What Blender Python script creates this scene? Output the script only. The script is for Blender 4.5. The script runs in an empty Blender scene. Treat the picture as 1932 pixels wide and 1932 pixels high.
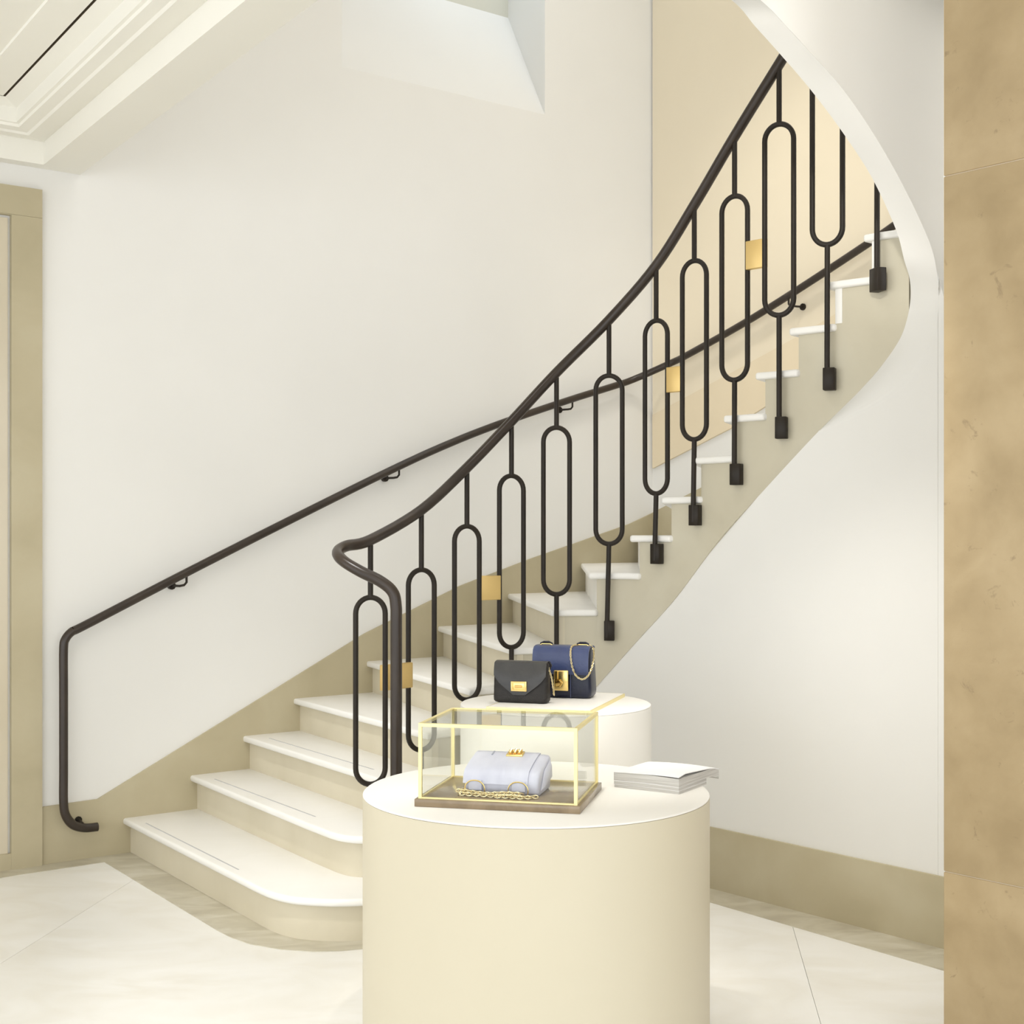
import bpy, bmesh, math, random
from mathutils import Vector, Matrix
random.seed(7)
C = bpy.context.scene.collection
sc = bpy.context.scene
PI = math.pi

# ------------------------------------------------------------------ camera, world, lights, exposure
FPX, CX, CY, EYE = 2550.0, 966.0, 1010.0, 1.5
cam_d = bpy.data.cameras.new('camera')
cam = bpy.data.objects.new('camera', cam_d); C.objects.link(cam)
cam.location = (0, 0, EYE); cam.rotation_euler = (PI/2, 0, 0)
cam_d.sensor_width = 36.0; cam_d.lens = 36.0*FPX/1932.0
cam_d.shift_x = 0.0; cam_d.shift_y = (CY-966.0)/1932.0
cam_d.clip_start = 0.05
sc.camera = cam
sc.view_settings.view_transform = 'Standard'; sc.view_settings.look = 'None'
sc.view_settings.gamma = 1.0; sc.view_settings.use_curve_mapping = False
sc.view_settings.exposure = 0.0

world = bpy.data.worlds.new('world'); sc.world = world; world.use_nodes = True
wb = world.node_tree.nodes['Background']
wb.inputs[0].default_value = (0.955, 0.985, 1.02, 1); wb.inputs[1].default_value = 2.15

def area(name, loc, target, size, power, col, size_y=None):
    d = bpy.data.lights.new(name, 'AREA'); d.energy = power; d.color = col; d.size = size
    if size_y: d.shape = 'RECTANGLE'; d.size_y = size_y
    o = bpy.data.objects.new(name, d); C.objects.link(o); o.location = loc
    o.rotation_euler = (Vector(target)-Vector(loc)).to_track_quat('-Z', 'Y').to_euler(); return o
def spot(name, loc, target, power, col, angle, blend=0.6, radius=0.05):
    d = bpy.data.lights.new(name, 'SPOT'); d.energy = power; d.color = col
    d.spot_size = math.radians(angle); d.spot_blend = blend; d.shadow_soft_size = radius
    o = bpy.data.objects.new(name, d); C.objects.link(o); o.location = loc
    o.rotation_euler = (Vector(target)-Vector(loc)).to_track_quat('-Z', 'Y').to_euler(); return o
WARM = (1.0, 0.965, 0.90); NEUT = (1.0, 0.99, 0.975); COOL = (0.62, 0.80, 1.0)
area('shop_front_window', (-2.4, -3.4, 1.9), (0.2, 5.0, 2.0), 3.4, 36, NEUT, 2.6)  # unseen fill behind the camera, added to light surfaces facing it
area('shop_overhead_fill', (-1.6, 2.2, 3.3), (-1.6, 2.4, 0), 1.6, 12, WARM)  # unseen overhead fill, added to light the room at the left
area('front_overhead_fill', (1.0, 0.6, 3.3), (0.6, 2.0, 0.4), 1.6, 5, WARM)  # second unseen overhead fill, added near the camera
area('stairwell_fill', (0.6, 6.4, 5.6), (0.3, 6.6, 0), 1.8, 12, NEUT)  # unseen fill added at the top of the enclosed stairwell
area('upper_stair_light', (2.2, 5.6, 5.4), (1.6, 7.2, 2.0), 0.7, 10, (1.0, 0.96, 0.87))
spot('upper_stair_spot', (0.75, 5.9, 5.3), (1.45, 7.5, 2.2), 110, (1.0, 0.95, 0.85), 58, 0.9, 0.2)
area('stair_wall_fill', (-0.2, 4.5, 4.6), (-0.2, 7.4, 1.7), 0.9, 10.5, NEUT)  # unseen fill added to even out the lower stair wall
area('window_daylight', (-0.15, 7.55, 5.45), (0.1, 8.1, 4.2), 0.5, 4.5, COOL)
spot('display_spot', (0.0, 3.65, 3.25), (0.08, 4.3, 0.7), 100, WARM, 28, 0.7)
spot('rear_display_spot', (0.30, 3.85, 3.25), (0.16, 4.95, 0.8), 85, WARM, 26, 0.7)
spot('floor_spot', (-1.0, 3.3, 3.25), (-0.70, 4.5, 0), 122, NEUT, 36, 0.9)
spot('stair_fill', (-1.3, 4.6, 3.1), (-0.8, 6.0, 0.4), 105, NEUT, 46, 0.9)  # unseen spot added to brighten the treads
spot('wall_spot', (0.75, 3.7, 3.2), (1.12, 5.0, 0.0), 150, WARM, 50, 1.0)
spot('bulkhead_fill', (0.55, 3.0, 3.34), (1.22, 4.7, 3.0), 74, WARM, 34, 0.7)  # unseen spot added to brighten the bulkhead face

# ------------------------------------------------------------------ helpers
def P(x, y, d):
    return Vector(((x-CX)/FPX*d, d, EYE-(y-CY)/FPX*d))
def link(name, me, mat=None, parent=None, kind=None, smooth=False):
    if mat is not None:
        me.materials.append(mat)
    if smooth:
        for p in me.polygons: p.use_smooth = True
    o = bpy.data.objects.new(name, me); C.objects.link(o)
    if parent is not None: o.parent = parent
    if kind: o['kind'] = kind
    return o
def mesh(name, vs, fs, mat=None, parent=None, kind=None, smooth=False, fix=True):
    me = bpy.data.meshes.new(name); me.from_pydata([tuple(v) for v in vs], [], fs); me.update()
    if fix:
        bm = bmesh.new(); bm.from_mesh(me); bmesh.ops.recalc_face_normals(bm, faces=bm.faces); bm.to_mesh(me); bm.free()
    return link(name, me, mat, parent, kind, smooth)
def thing(name, label, cat, loc=(0, 0, 0), rz=0, group=None):
    o = bpy.data.objects.new(name, None); C.objects.link(o); o.location = loc; o.rotation_euler = (0, 0, rz)
    o.empty_display_size = 0.1
    o['label'] = label; o['category'] = cat
    if group: o['group'] = group
    return o
def auto_smooth(o, ang=40):
    me = o.data
    for p in me.polygons: p.use_smooth = True
    bm = bmesh.new(); bm.from_mesh(me)
    for e in bm.edges:
        if len(e.link_faces) == 2 and e.calc_face_angle(0) > math.radians(ang): e.smooth = False
    bm.to_mesh(me); bm.free()
    return o
def bevel(o, w, seg=2, ang=35):
    m = o.modifiers.new('bevel', 'BEVEL'); m.width = w; m.segments = seg; m.limit_method = 'ANGLE'; m.angle_limit = math.radians(ang)
    for p in o.data.polygons: p.use_smooth = True
    return o
class MB:
    def __init__(s): s.v = []; s.f = []
    def add(s, vs, fs):
        k = len(s.v); s.v += [tuple(v) for v in vs]; s.f += [tuple(i+k for i in f) for f in fs]; return s
    def box(s, c, size, ux=(1, 0, 0), uy=(0, 1, 0), uz=(0, 0, 1)):
        c = Vector(c); ux = Vector(ux).normalized()*size[0]/2; uy = Vector(uy).normalized()*size[1]/2; uz = Vector(uz).normalized()*size[2]/2
        vs = [c+a*ux+b*uy+d*uz for d in (-1, 1) for b in (-1, 1) for a in (-1, 1)]
        return s.add(vs, [(0, 2, 3, 1), (4, 5, 7, 6), (0, 1, 5, 4), (2, 6, 7, 3), (0, 4, 6, 2), (1, 3, 7, 5)])
    def prism(s, poly, z0, z1):
        n = len(poly); vs = [(p[0], p[1], z0) for p in poly]+[(p[0], p[1], z1) for p in poly]
        fs = [tuple(range(n-1, -1, -1)), tuple(range(n, 2*n))]+[(i, (i+1) % n, n+(i+1) % n, n+i) for i in range(n)]
        return s.add(vs, fs)
    def slab(s, front, back):          # two equal outlines in 3-D joined
        n = len(front); vs = list(front)+list(back)
        fs = [tuple(range(n)), tuple(range(2*n-1, n-1, -1))]+[(i, n+i, n+(i+1) % n, (i+1) % n) for i in range(n)]
        return s.add(vs, fs)
    def tube(s, pts, r, n=8, closed=False, rr=None):
        pts = [Vector(p) for p in pts]; m = len(pts); rings = []
        prev = None
        for i in range(m):
            a = pts[(i-1) % m] if (closed or i > 0) else pts[0]
            b = pts[(i+1) % m] if (closed or i < m-1) else pts[-1]
            t = (b-a).normalized()
            if prev is None:
                up = Vector((0, 0, 1)) if abs(t.z) < 0.9 else Vector((0, 1, 0))
                nrm = (up - t*up.dot(t)).normalized()
            else:
                nrm = (prev - t*prev.dot(t)).normalized()
            prev = nrm; bn = t.cross(nrm)
            ri = rr[i] if rr else r
            rings.append([pts[i]+(nrm*math.cos(2*PI*k/n)+bn*math.sin(2*PI*k/n))*ri for k in range(n)])
        vs = [v for rg in rings for v in rg]; fs = []
        for i in range(m if closed else m-1):
            j = (i+1) % m
            off = 0
            if closed and j == 0:
                best = min(range(n), key=lambda q: (rings[0][q]-rings[-1][0]).length); off = best
            for k in range(n):
                fs.append((i*n+k, i*n+(k+1) % n, j*n+(k+1+off) % n, j*n+(k+off) % n))
        if not closed:
            fs.append(tuple(range(n-1, -1, -1))); fs.append(tuple((m-1)*n+k for k in range(n)))
        return s.add(vs, fs)
    def lathe(s, prof, n=64, c=(0, 0)):
        vs = []; fs = []; m = len(prof)
        for (r, z) in prof:
            for k in range(n):
                a = 2*PI*k/n; vs.append((c[0]+r*math.cos(a), c[1]+r*math.sin(a), z))
        for i in range(m-1):
            for k in range(n):
                fs.append((i*n+k, i*n+(k+1) % n, (i+1)*n+(k+1) % n, (i+1)*n+k))
        fs.append(tuple(range(n-1, -1, -1))); fs.append(tuple((m-1)*n+k for k in range(n)))
        return s.add(vs, fs)
    def strip(s, A, B):
        n = len(A); return s.add(list(A)+list(B), [(i, i+1, n+i+1, n+i) for i in range(n-1)])
    def build(s, name, mat=None, parent=None, kind=None, smooth=False):
        return mesh(name, s.v, s.f, mat, parent, kind, smooth)
def spline(pts, per=8):
    """Catmull-Rom through points"""
    pts = [Vector(p) for p in pts]; out = []
    for i in range(len(pts)-1):
        p0 = pts[i-1] if i > 0 else pts[0]*2-pts[1]
        p1, p2 = pts[i], pts[i+1]
        p3 = pts[i+2] if i+2 < len(pts) else pts[-1]*2-pts[-2]
        for k in range(per):
            t = k/per
            out.append(0.5*((2*p1)+(p2-p0)*t+(2*p0-5*p1+4*p2-p3)*t*t+(3*p1-p0-3*p2+p3)*t**3))
    out.append(pts[-1]); return out
def interp(tab, x):
    """smooth (Catmull) lookup of y over a table sorted by x"""
    n = len(tab)
    if x <= tab[0][0]:
        (a, b), (c, d) = tab[0], tab[1]; return b+(d-b)*(x-a)/(c-a)
    if x >= tab[-1][0]:
        (a, b), (c, d) = tab[-2], tab[-1]; return d+(d-b)*(x-c)/(c-a)
    for i in range(n-1):
        if tab[i][0] <= x <= tab[i+1][0]: break
    x1, y1 = tab[i]; x2, y2 = tab[i+1]
    m1 = (y2-tab[i-1][1])/(x2-tab[i-1][0]) if i > 0 else (y2-y1)/(x2-x1)
    m2 = (tab[i+2][1]-y1)/(tab[i+2][0]-x1) if i+2 < n else (y2-y1)/(x2-x1)
    h = x2-x1; t = (x-x1)/h
    return y1*(2*t**3-3*t*t+1)+m1*h*(t**3-2*t*t+t)+y2*(-2*t**3+3*t*t)+m2*h*(t**3-t*t)

# ------------------------------------------------------------------ materials
def principled(name, col, rough=0.6, metal=0.0, spec=0.5, coat=0.0):
    m = bpy.data.materials.new(name); m.use_nodes = True; b = m.node_tree.nodes['Principled BSDF']
    b.inputs['Base Color'].default_value = (*col, 1); b.inputs['Roughness'].default_value = rough
    b.inputs['Metallic'].default_value = metal; b.inputs['Specular IOR Level'].default_value = spec
    b.inputs['Coat Weight'].default_value = coat
    return m
def textured(name, stops, scale=3.0, detail=6, rough=0.6, bump=0.0, bscale=40, spec=0.4, distort=0.0, stretch=(1, 1, 1), pits=None, coat=0.0, metal=0.0):
    m = principled(name, stops[0][1], rough, metal, spec, coat); nt = m.node_tree; b = nt.nodes['Principled BSDF']
    tc = nt.nodes.new('ShaderNodeTexCoord'); mp = nt.nodes.new('ShaderNodeMapping'); mp.inputs['Scale'].default_value = stretch
    nt.links.new(tc.outputs['Object'], mp.inputs[0])
    n = nt.nodes.new('ShaderNodeTexNoise'); n.inputs['Scale'].default_value = scale; n.inputs['Detail'].default_value = detail; n.inputs['Distortion'].default_value = distort
    nt.links.new(mp.outputs[0], n.inputs['Vector'])
    r = nt.nodes.new('ShaderNodeValToRGB'); el = r.color_ramp.elements
    while len(el) < len(stops): el.new(0.5)
    for e, (p, c) in zip(el, stops): e.position = p; e.color = (*c, 1)
    nt.links.new(n.outputs[0], r.inputs[0]); out = r.outputs[0]
    if pits:
        pc, psc, lo, hi = pits
        n2 = nt.nodes.new('ShaderNodeTexNoise'); n2.inputs['Scale'].default_value = psc; n2.inputs['Detail'].default_value = 5; n2.inputs['Roughness'].default_value = 0.7; n2.inputs['Distortion'].default_value = 0.6
        nt.links.new(mp.outputs[0], n2.inputs['Vector'])
        r2 = nt.nodes.new('ShaderNodeMapRange'); r2.inputs[1].default_value = lo; r2.inputs[2].default_value = hi
        nt.links.new(n2.outputs[0], r2.inputs[0])
        mx = nt.nodes.new('ShaderNodeMix'); mx.data_type = 'RGBA'
        nt.links.new(r2.outputs[0], mx.inputs[0]); nt.links.new(out, mx.inputs[6]); mx.inputs[7].default_value = (*pc, 1)
        out = mx.outputs[2]
    nt.links.new(out, b.inputs['Base Color'])
    if bump:
        nb = nt.nodes.new('ShaderNodeTexNoise'); nb.inputs['Scale'].default_value = bscale; nb.inputs['Detail'].default_value = 4
        nt.links.new(mp.outputs[0], nb.inputs['Vector'])
        bp = nt.nodes.new('ShaderNodeBump'); bp.inputs['Strength'].default_value = bump; bp.inputs['Distance'].default_value = 0.004
        nt.links.new(nb.outputs[0], bp.inputs['Height']); nt.links.new(bp.outputs[0], b.inputs['Normal'])
    return m
M = {}
M['plaster'] = textured('plaster', [(0.3, (0.795, 0.785, 0.755)), (0.7, (0.825, 0.815, 0.785))], 1.2, 3, 0.75, 0.03, 60, 0.25)
M['ceiling'] = textured('ceiling_paint', [(0.3, (0.86, 0.84, 0.77)), (0.7, (0.88, 0.86, 0.79))], 1.2, 3, 0.7, 0.02, 60, 0.25)
M['stone'] = textured('grey_limestone', [(0.25, (0.43, 0.375, 0.245)), (0.5, (0.49, 0.43, 0.29)), (0.75, (0.545, 0.49, 0.345))], 2.6, 8, 0.5, 0.05, 60, 0.4, 0.4)
M['string'] = textured('string_limestone', [(0.25, (0.53, 0.485, 0.37)), (0.5, (0.58, 0.535, 0.415)), (0.75, (0.63, 0.59, 0.47))], 2.6, 8, 0.5, 0.05, 60, 0.4, 0.4)
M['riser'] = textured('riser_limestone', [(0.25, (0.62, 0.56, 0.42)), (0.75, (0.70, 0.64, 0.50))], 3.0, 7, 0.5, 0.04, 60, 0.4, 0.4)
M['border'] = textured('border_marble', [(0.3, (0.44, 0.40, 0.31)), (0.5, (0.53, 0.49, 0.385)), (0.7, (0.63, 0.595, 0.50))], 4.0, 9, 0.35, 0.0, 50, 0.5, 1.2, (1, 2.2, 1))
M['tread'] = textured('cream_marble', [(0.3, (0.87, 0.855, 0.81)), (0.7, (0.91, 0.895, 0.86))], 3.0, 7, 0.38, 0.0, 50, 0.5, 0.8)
M['tile'] = textured('floor_marble', [(0.28, (0.80, 0.775, 0.715)), (0.5, (0.85, 0.835, 0.795)), (0.72, (0.885, 0.875, 0.85))], 2.2, 9, 0.36, 0.0, 50, 0.5, 1.4, (1, 1.6, 1))
M['pillar'] = textured('beige_travertine', [(0.30, (0.375, 0.28, 0.155)), (0.5, (0.43, 0.325, 0.185)), (0.70, (0.475, 0.365, 0.215))], 6.0, 10, 0.5, 0.10, 80, 0.35, 0.25, (1, 1, 1), ((0.27, 0.20, 0.115), 15.0, 0.62, 0.74))
M['beige'] = textured('warm_lit_plaster', [(0.3, (0.80, 0.71, 0.55)), (0.7, (0.83, 0.74, 0.58))], 1.0, 3, 0.75, 0.02, 60, 0.25)  # plaster colour with the warm light from upstairs painted in
M['beige_dark'] = textured('painted_shade_band', [(0.3, (0.76, 0.65, 0.47)), (0.7, (0.79, 0.68, 0.50))], 1.0, 3, 0.7, 0.02, 60, 0.25)  # darker tone for the shade along the edge of the warm light
M['bronze'] = textured('dark_bronze', [(0.3, (0.017, 0.013, 0.009)), (0.7, (0.026, 0.019, 0.013))], 8, 4, 0.45, 0.0, 40, 0.28)
M['rail'] = textured('bronze_rail', [(0.3, (0.026, 0.018, 0.013)), (0.7, (0.042, 0.030, 0.022))], 6, 4, 0.30, 0.0, 40, 0.42)
M['brass'] = principled('satin_brass', (0.78, 0.57, 0.24), 0.45, 0.75)
M['gold'] = principled('polished_gold', (0.86, 0.64, 0.25), 0.25, 1.0)
M['chain'] = principled('pale_gold_chain', (0.80, 0.68, 0.40), 0.3, 1.0)
M['brassframe'] = principled('brass_frame', (0.90, 0.78, 0.40), 0.4, 0.6)
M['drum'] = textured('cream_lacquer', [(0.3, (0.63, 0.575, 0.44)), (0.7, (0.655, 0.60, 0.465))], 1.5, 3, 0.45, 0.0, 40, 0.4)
M['drumtop'] = textured('white_lacquer', [(0.3, (0.88, 0.86, 0.82)), (0.7, (0.90, 0.88, 0.84))], 1.5, 3, 0.4, 0.0, 40, 0.4)
M['drumwhite'] = textured('white_drum_lacquer', [(0.3, (0.86, 0.84, 0.79)), (0.7, (0.89, 0.87, 0.82))], 1.5, 3, 0.45, 0.0, 40, 0.4)
M['plinth'] = textured('brown_marble', [(0.35, (0.20, 0.145, 0.085)), (0.55, (0.27, 0.20, 0.12)), (0.75, (0.36, 0.28, 0.18))], 7, 8, 0.16, 0.0, 40, 0.6, 1.2)
M['black'] = textured('black_grained_leather', [(0.3, (0.012, 0.010, 0.009)), (0.7, (0.020, 0.017, 0.015))], 30, 5, 0.50, 0.4, 260, 0.35)
M['blue'] = textured('blue_leather', [(0.3, (0.028, 0.042, 0.115)), (0.7, (0.042, 0.060, 0.15))], 14, 6, 0.32, 0.2, 120, 0.55, 0.3)
M['navy'] = textured('navy_leather', [(0.3, (0.006, 0.008, 0.020)), (0.7, (0.010, 0.013, 0.032))], 14, 6, 0.30, 0.15, 120, 0.4)
M['lilac'] = textured('lilac_leather', [(0.3, (0.54, 0.55, 0.71)), (0.7, (0.64, 0.65, 0.80))], 9, 5, 0.36, 0.15, 120, 0.5, 0.2, (3, 1, 1))
M['paper'] = principled('white_paper', (0.86, 0.855, 0.86), 0.45)
M['pages'] = textured('page_edges', [(0.35, (0.42, 0.40, 0.37)), (0.65, (0.66, 0.645, 0.615))], 4, 3, 0.7, 0.0, 40, 0.2, 0.0, (1, 1, 90))  # page stripes, darkened for the shade on the end turned from the light
M['inlay'] = principled('grey_inlay', (0.52, 0.52, 0.53), 0.6)
M['frame'] = principled('window_paint', (0.62, 0.61, 0.53), 0.5)
M['gap'] = principled('shadow_gap', (0.14, 0.11, 0.07), 0.8)
def glass(name, tint=(1, 1, 1), k=1.0):
    m = bpy.data.materials.new(name); m.use_nodes = True; nt = m.node_tree
    for n in list(nt.nodes): nt.nodes.remove(n)
    o = nt.nodes.new('ShaderNodeOutputMaterial'); mx = nt.nodes.new('ShaderNodeMixShader')
    t = nt.nodes.new('ShaderNodeBsdfTransparent'); t.inputs[0].default_value = (*tint, 1)
    g = nt.nodes.new('ShaderNodeBsdfGlossy'); g.inputs['Roughness'].default_value = 0.02
    f = nt.nodes.new('ShaderNodeLayerWeight'); f.inputs[0].default_value = 0.5
    pw = nt.nodes.new('ShaderNodeMath'); pw.operation = 'POWER'; pw.inputs[1].default_value = 4.5
    ml = nt.nodes.new('ShaderNodeMath'); ml.operation = 'MULTIPLY_ADD'; ml.inputs[1].default_value = 0.75*k; ml.inputs[2].default_value = 0.025*k
    nt.links.new(f.outputs['Facing'], pw.inputs[0]); nt.links.new(pw.outputs[0], ml.inputs[0]); nt.links.new(ml.outputs[0], mx.inputs[0])
    nt.links.new(t.outputs[0], mx.inputs[1]); nt.links.new(g.outputs[0], mx.inputs[2]); nt.links.new(mx.outputs[0], o.inputs[0])
    return m
M['glass'] = glass('clear_glass', (0.98, 0.985, 0.97))
M['winglass'] = principled('frosted_glass', (0.66, 0.66, 0.60), 0.35)

# ------------------------------------------------------------------ plan geometry of the place
A0 = Vector((-1.84, 6.38)); DA = Vector((0.803, 0.595)).normalized(); NA = Vector((DA.y, -DA.x))     # stair wall (left/back), normal to the room
def A(t, n=0.0, z=0.0):
    p = A0+DA*t+NA*n; return Vector((p.x, p.y, z))
def A_px(x, y, n=0.0):
    k = (x-CX)/FPX; b = A0+NA*n
    t = (k*b.y-b.x)/(DA.x-k*DA.y); q = b+DA*t
    return t, EYE-(y-CY)/FPX*q.y
TC = A_px(1231, 0)[0]
CORN = A(TC)
DB = NA.copy(); NB = -DA                                                                       # second stair wall, square to the first
def B(u, n=0.0, z=0.0):
    return Vector((CORN.x+DB.x*u+NB.x*n, CORN.y+DB.y*u+NB.y*n, z))
def B_px(x, y, n=0.0):
    k = (x-CX)/FPX; bx, by = CORN.x+NB.x*n, CORN.y+NB.y*n
    u = (k*by-bx)/(DB.x-k*DB.y); return u, EYE-(y-CY)/FPX*(by+DB.y*u)
W0 = Vector((0.844, 5.75)); DW = Vector((0.65, -0.76)).normalized(); NW = Vector((DW.y, -DW.x))     # wall under the stair
def W_d(x):
    k = (x-CX)/FPX; u = (k*W0.y-W0.x)/(DW.x-k*DW.y); return W0.y+DW.y*u
F0 = Vector(((1780-CX)/FPX*W_d(1780), W_d(1780))); DF = Vector((-0.803, -0.595)); NF = Vector((0.595, -0.803))           # arched bulkhead, parallel to the stair wall
FT = 0.10
def F_d(x, back=0.0):
    k = (x-CX)/FPX; b = F0-NF*back; v = (k*b.y-b.x)/(DF.x-k*DF.y); return b.y+DF.y*v
# string (inner edge of the stair): depth over sight-line column
STR = [(560, 5.18), (640, 5.33), (699, 5.455), (795, 5.675), (882, 5.865), (966, 5.985), (1050, 6.065), (1149, 6.055), (1238, 5.94), (1310, 5.805), (1387, 5.635), (1471, 5.485), (1562, 5.345), (1655, 5.215), (1745, 5.10)]
def S(x, z=0.0, out=0.0):
    d = interp(STR, x); p = Vector(((x-CX)/FPX*d, d))
    if out:
        d1, d2 = interp(STR, x-4), interp(STR, x+4)
        t = Vector(((x+4-CX)/FPX*d2-(x-4-CX)/FPX*d1, d2-d1)).normalized(); p = p+Vector((t.y, -t.x))*out
    return Vector((p.x, p.y, z))
R = 1.0/6.0
RX = {3: 737, 4: 815, 5: 895, 6: 975, 7: 1053, 8: 1126, 9: 1207, 10: 1267, 11: 1323, 12: 1385, 13: 1444, 14: 1507, 15: 1576, 16: 1645, 17: 1715}
WT = {1: 0.0, 2: 0.335, 3: 0.614, 4: 0.894, 5: 1.326, 6: 1.779, 7: 2.258, 8: 2.80, 9: 3.22}
WU = {10: 0.22, 11: 0.70, 12: 1.18, 13: 1.64, 14: 2.05, 15: 2.42, 16: 2.76, 17: 3.08}
def WP(n, off=0.0, z=0.0):
    """wall end of riser n, off = metres along the climb"""
    if n in WT: return A(min(WT[n]+off, TC-0.02), 0.0, z)
    return B(WU[n]+off, 0.0, z)

# ------------------------------------------------------------------ floor
floor = MB().box((0.5, 4.0, -0.06), (16, 14, 0.06)).build('floor', M['border'], None, 'structure')
E1 = Vector((0.123, 0.992)).normalized(); E2 = Vector((E1.y, -E1.x))
o1 = Vector((-1.65, 5.87)); a0 = o1.dot(E2); tw, tl = 1.395, 2.1
tile_me = None
for i in range(-3, 5):
    for j in range(-2, 3):
        u0, v0 = a0+i*tw, 3.72+j*tl
        c = E2*(u0+tw/2)+E1*(v0+tl/2)
        if c.y > 8.5: continue
        b = MB().box((0, 0, -0.015), (tw-0.0014, tl-0.0014, 0.03))
        if tile_me is None:
            t = b.build('floor_tile', M['tile'], floor); tile_me = t.data
        else:
            t = bpy.data.objects.new('floor_tile', tile_me); C.objects.link(t); t.parent = floor
        t.location = (c.x, c.y, random.uniform(-0.0003, 0.0003)); t.rotation_euler = (0, 0, math.atan2(E2.y, E2.x))
def G(x, y):
    d = EYE*FPX/(y-CY); return ((x-CX)/FPX*d, d)
# grey border let into the floor
lefta = A(-1.6, 0.0); 
out1 = [A(-1.6, 0.13), ] + [Vector((*G(x, y), 0)) for x, y in [(0, 1657), (197, 1627)]]
curve = [Vector((*G(x, y), 0)) for x, y in [(197, 1627), (413, 1758), (440, 1771), (472, 1782), (530, 1792), (590, 1796), (640, 1795), (684, 1791)]]
curve += [Vector((-0.36, 4.98, 0)), Vector((-0.22, 5.12, 0)), Vector((-0.12, 5.35, 0)), Vector((0.0, 5.66, 0))]
strip_l = out1[:2]+curve+[S(980, 0, -0.02), S(900, 0, -0.02), Vector((-0.7, 5.6, 0)), A(0.3, 0.0), A(-1.6, 0.0)]
MB().prism(strip_l, -0.02, 0.0025).build('trim_1', M['border'], None, 'structure')
rw = [Vector((*G(1340, 1703), 0)), Vector((*G(1780, 1832), 0))]; dr = (rw[1]-rw[0]).normalized()
wend = W0+DW*3.2
strip_r = [rw[0]-dr*0.25, rw[0]+dr*3.0, Vector((wend.x+0.05, wend.y, 0)), Vector((W0.x+0.02, W0.y+0.02, 0)), S(1240, 0, -0.02), S(1149, 0, -0.02), S(1050, 0, -0.02), S(980, 0, -0.02), Vector((0.0, 5.66, 0)), Vector((0.3, 5.72, 0)), Vector((0.52, 5.68, 0))]
MB().prism(strip_r, -0.02, 0.0025).build('trim_2', M['border'], None, 'structure')

# ------------------------------------------------------------------ stair wall with its high window
ZT = 5.75
t1 = A_px(645, 125)[0]; t2 = A_px(1028, 217)[0]; zs = 3.955; rec = 0.362; zb = 4.63; zh = 5.45
def quad(*ps): return list(ps), [tuple(range(len(ps)))]
b = MB()
for (ta, tb, za, zb2) in ((-3.2, t1, 0, ZT), (t2, TC, 0, ZT), (t1, t2, 0, zs), (t1, t2, zh, ZT)):
    b.add(*quad(A(ta, 0, za), A(tb, 0, za), A(tb, 0, zb2), A(ta, 0, zb2)))
b.add(*quad(A(t1, 0, zs), A(t2, 0, zs), A(t2, -rec, zb), A(t1, -rec, zb)))
b.add(*quad(A(t1, 0, zs), A(t1, -rec, zb), A(t1, -rec, zh), A(t1, 0, zh)))
b.add(*quad(A(t2, 0, zs), A(t2, -rec, zb), A(t2, -rec, zh), A(t2, 0, zh)))
b.add(*quad(A(t1, 0, zh), A(t2, 0, zh), A(t2, -rec, zh), A(t1, -rec, zh)))
b.build('wall_left', M['plaster'], None, 'structure')
win = thing('window_1', '', '', (0, 0, 0)); del win['label']; del win['category']; win['kind'] = 'structure'
def wbar(ta, tb, za, zb2, n0, n1):
    return MB().slab([A(ta, n0, za), A(tb, n0, za), A(tb, n0, zb2), A(ta, n0, zb2)], [A(ta, n1, za), A(tb, n1, za), A(tb, n1, zb2), A(ta, n1, zb2)])
fw = 0.10
f = MB()
for q in ((t1, t2, zb, zb+fw), (t1, t2, zh-fw, zh), (t1, t1+fw, zb+fw, zh-fw), (t2-fw, t2, zb+fw, zh-fw)):
    w_ = wbar(*q, -rec+0.0, -rec-0.05); f.add(w_.v, w_.f)
fo = f.build('window_frame', M['frame'], win)
f = MB()
for q in ((t1+fw, t2-fw, zb+fw, zb+fw+0.05), (t1+fw, t1+fw+0.05, zb+fw, zh-fw), (t2-fw-0.05, t2-fw, zb+fw, zh-fw), ((t1+t2)/2-0.03, (t1+t2)/2+0.03, zb+fw, zh-fw)):
    w_ = wbar(*q, -rec-0.012, -rec-0.045); f.add(w_.v, w_.f)
f.build('sash', M['frame'], win)
wbar(t1+fw, t2-fw, zb+fw, zh-fw, -rec-0.028, -rec-0.034).build('pane', M['winglass'], win)

# second stair wall: plaster, with warm upstairs light and its shade painted as thin slabs
MB().add(*quad(B(0, 0, 0), B(4.6, 0, 0), B(4.6, 0, ZT), B(0, 0, ZT))).build('wall_back', M['plaster'], None, 'structure')
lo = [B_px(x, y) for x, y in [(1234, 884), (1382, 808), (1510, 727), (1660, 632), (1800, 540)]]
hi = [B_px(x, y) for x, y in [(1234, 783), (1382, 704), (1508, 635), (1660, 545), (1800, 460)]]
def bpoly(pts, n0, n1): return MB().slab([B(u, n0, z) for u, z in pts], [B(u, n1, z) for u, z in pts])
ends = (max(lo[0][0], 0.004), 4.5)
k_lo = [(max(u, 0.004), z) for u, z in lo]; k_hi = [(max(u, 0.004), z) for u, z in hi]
pan = bpoly(k_hi+[(4.5, k_hi[-1][1]+0.5), (4.5, ZT-0.02), (k_hi[0][0], ZT-0.02)], 0.0, 0.012).build('warm_light_patch', M['beige'], bpy.data.objects['wall_back'])  # thin slab standing in for the warm-lit part of the wall
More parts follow.
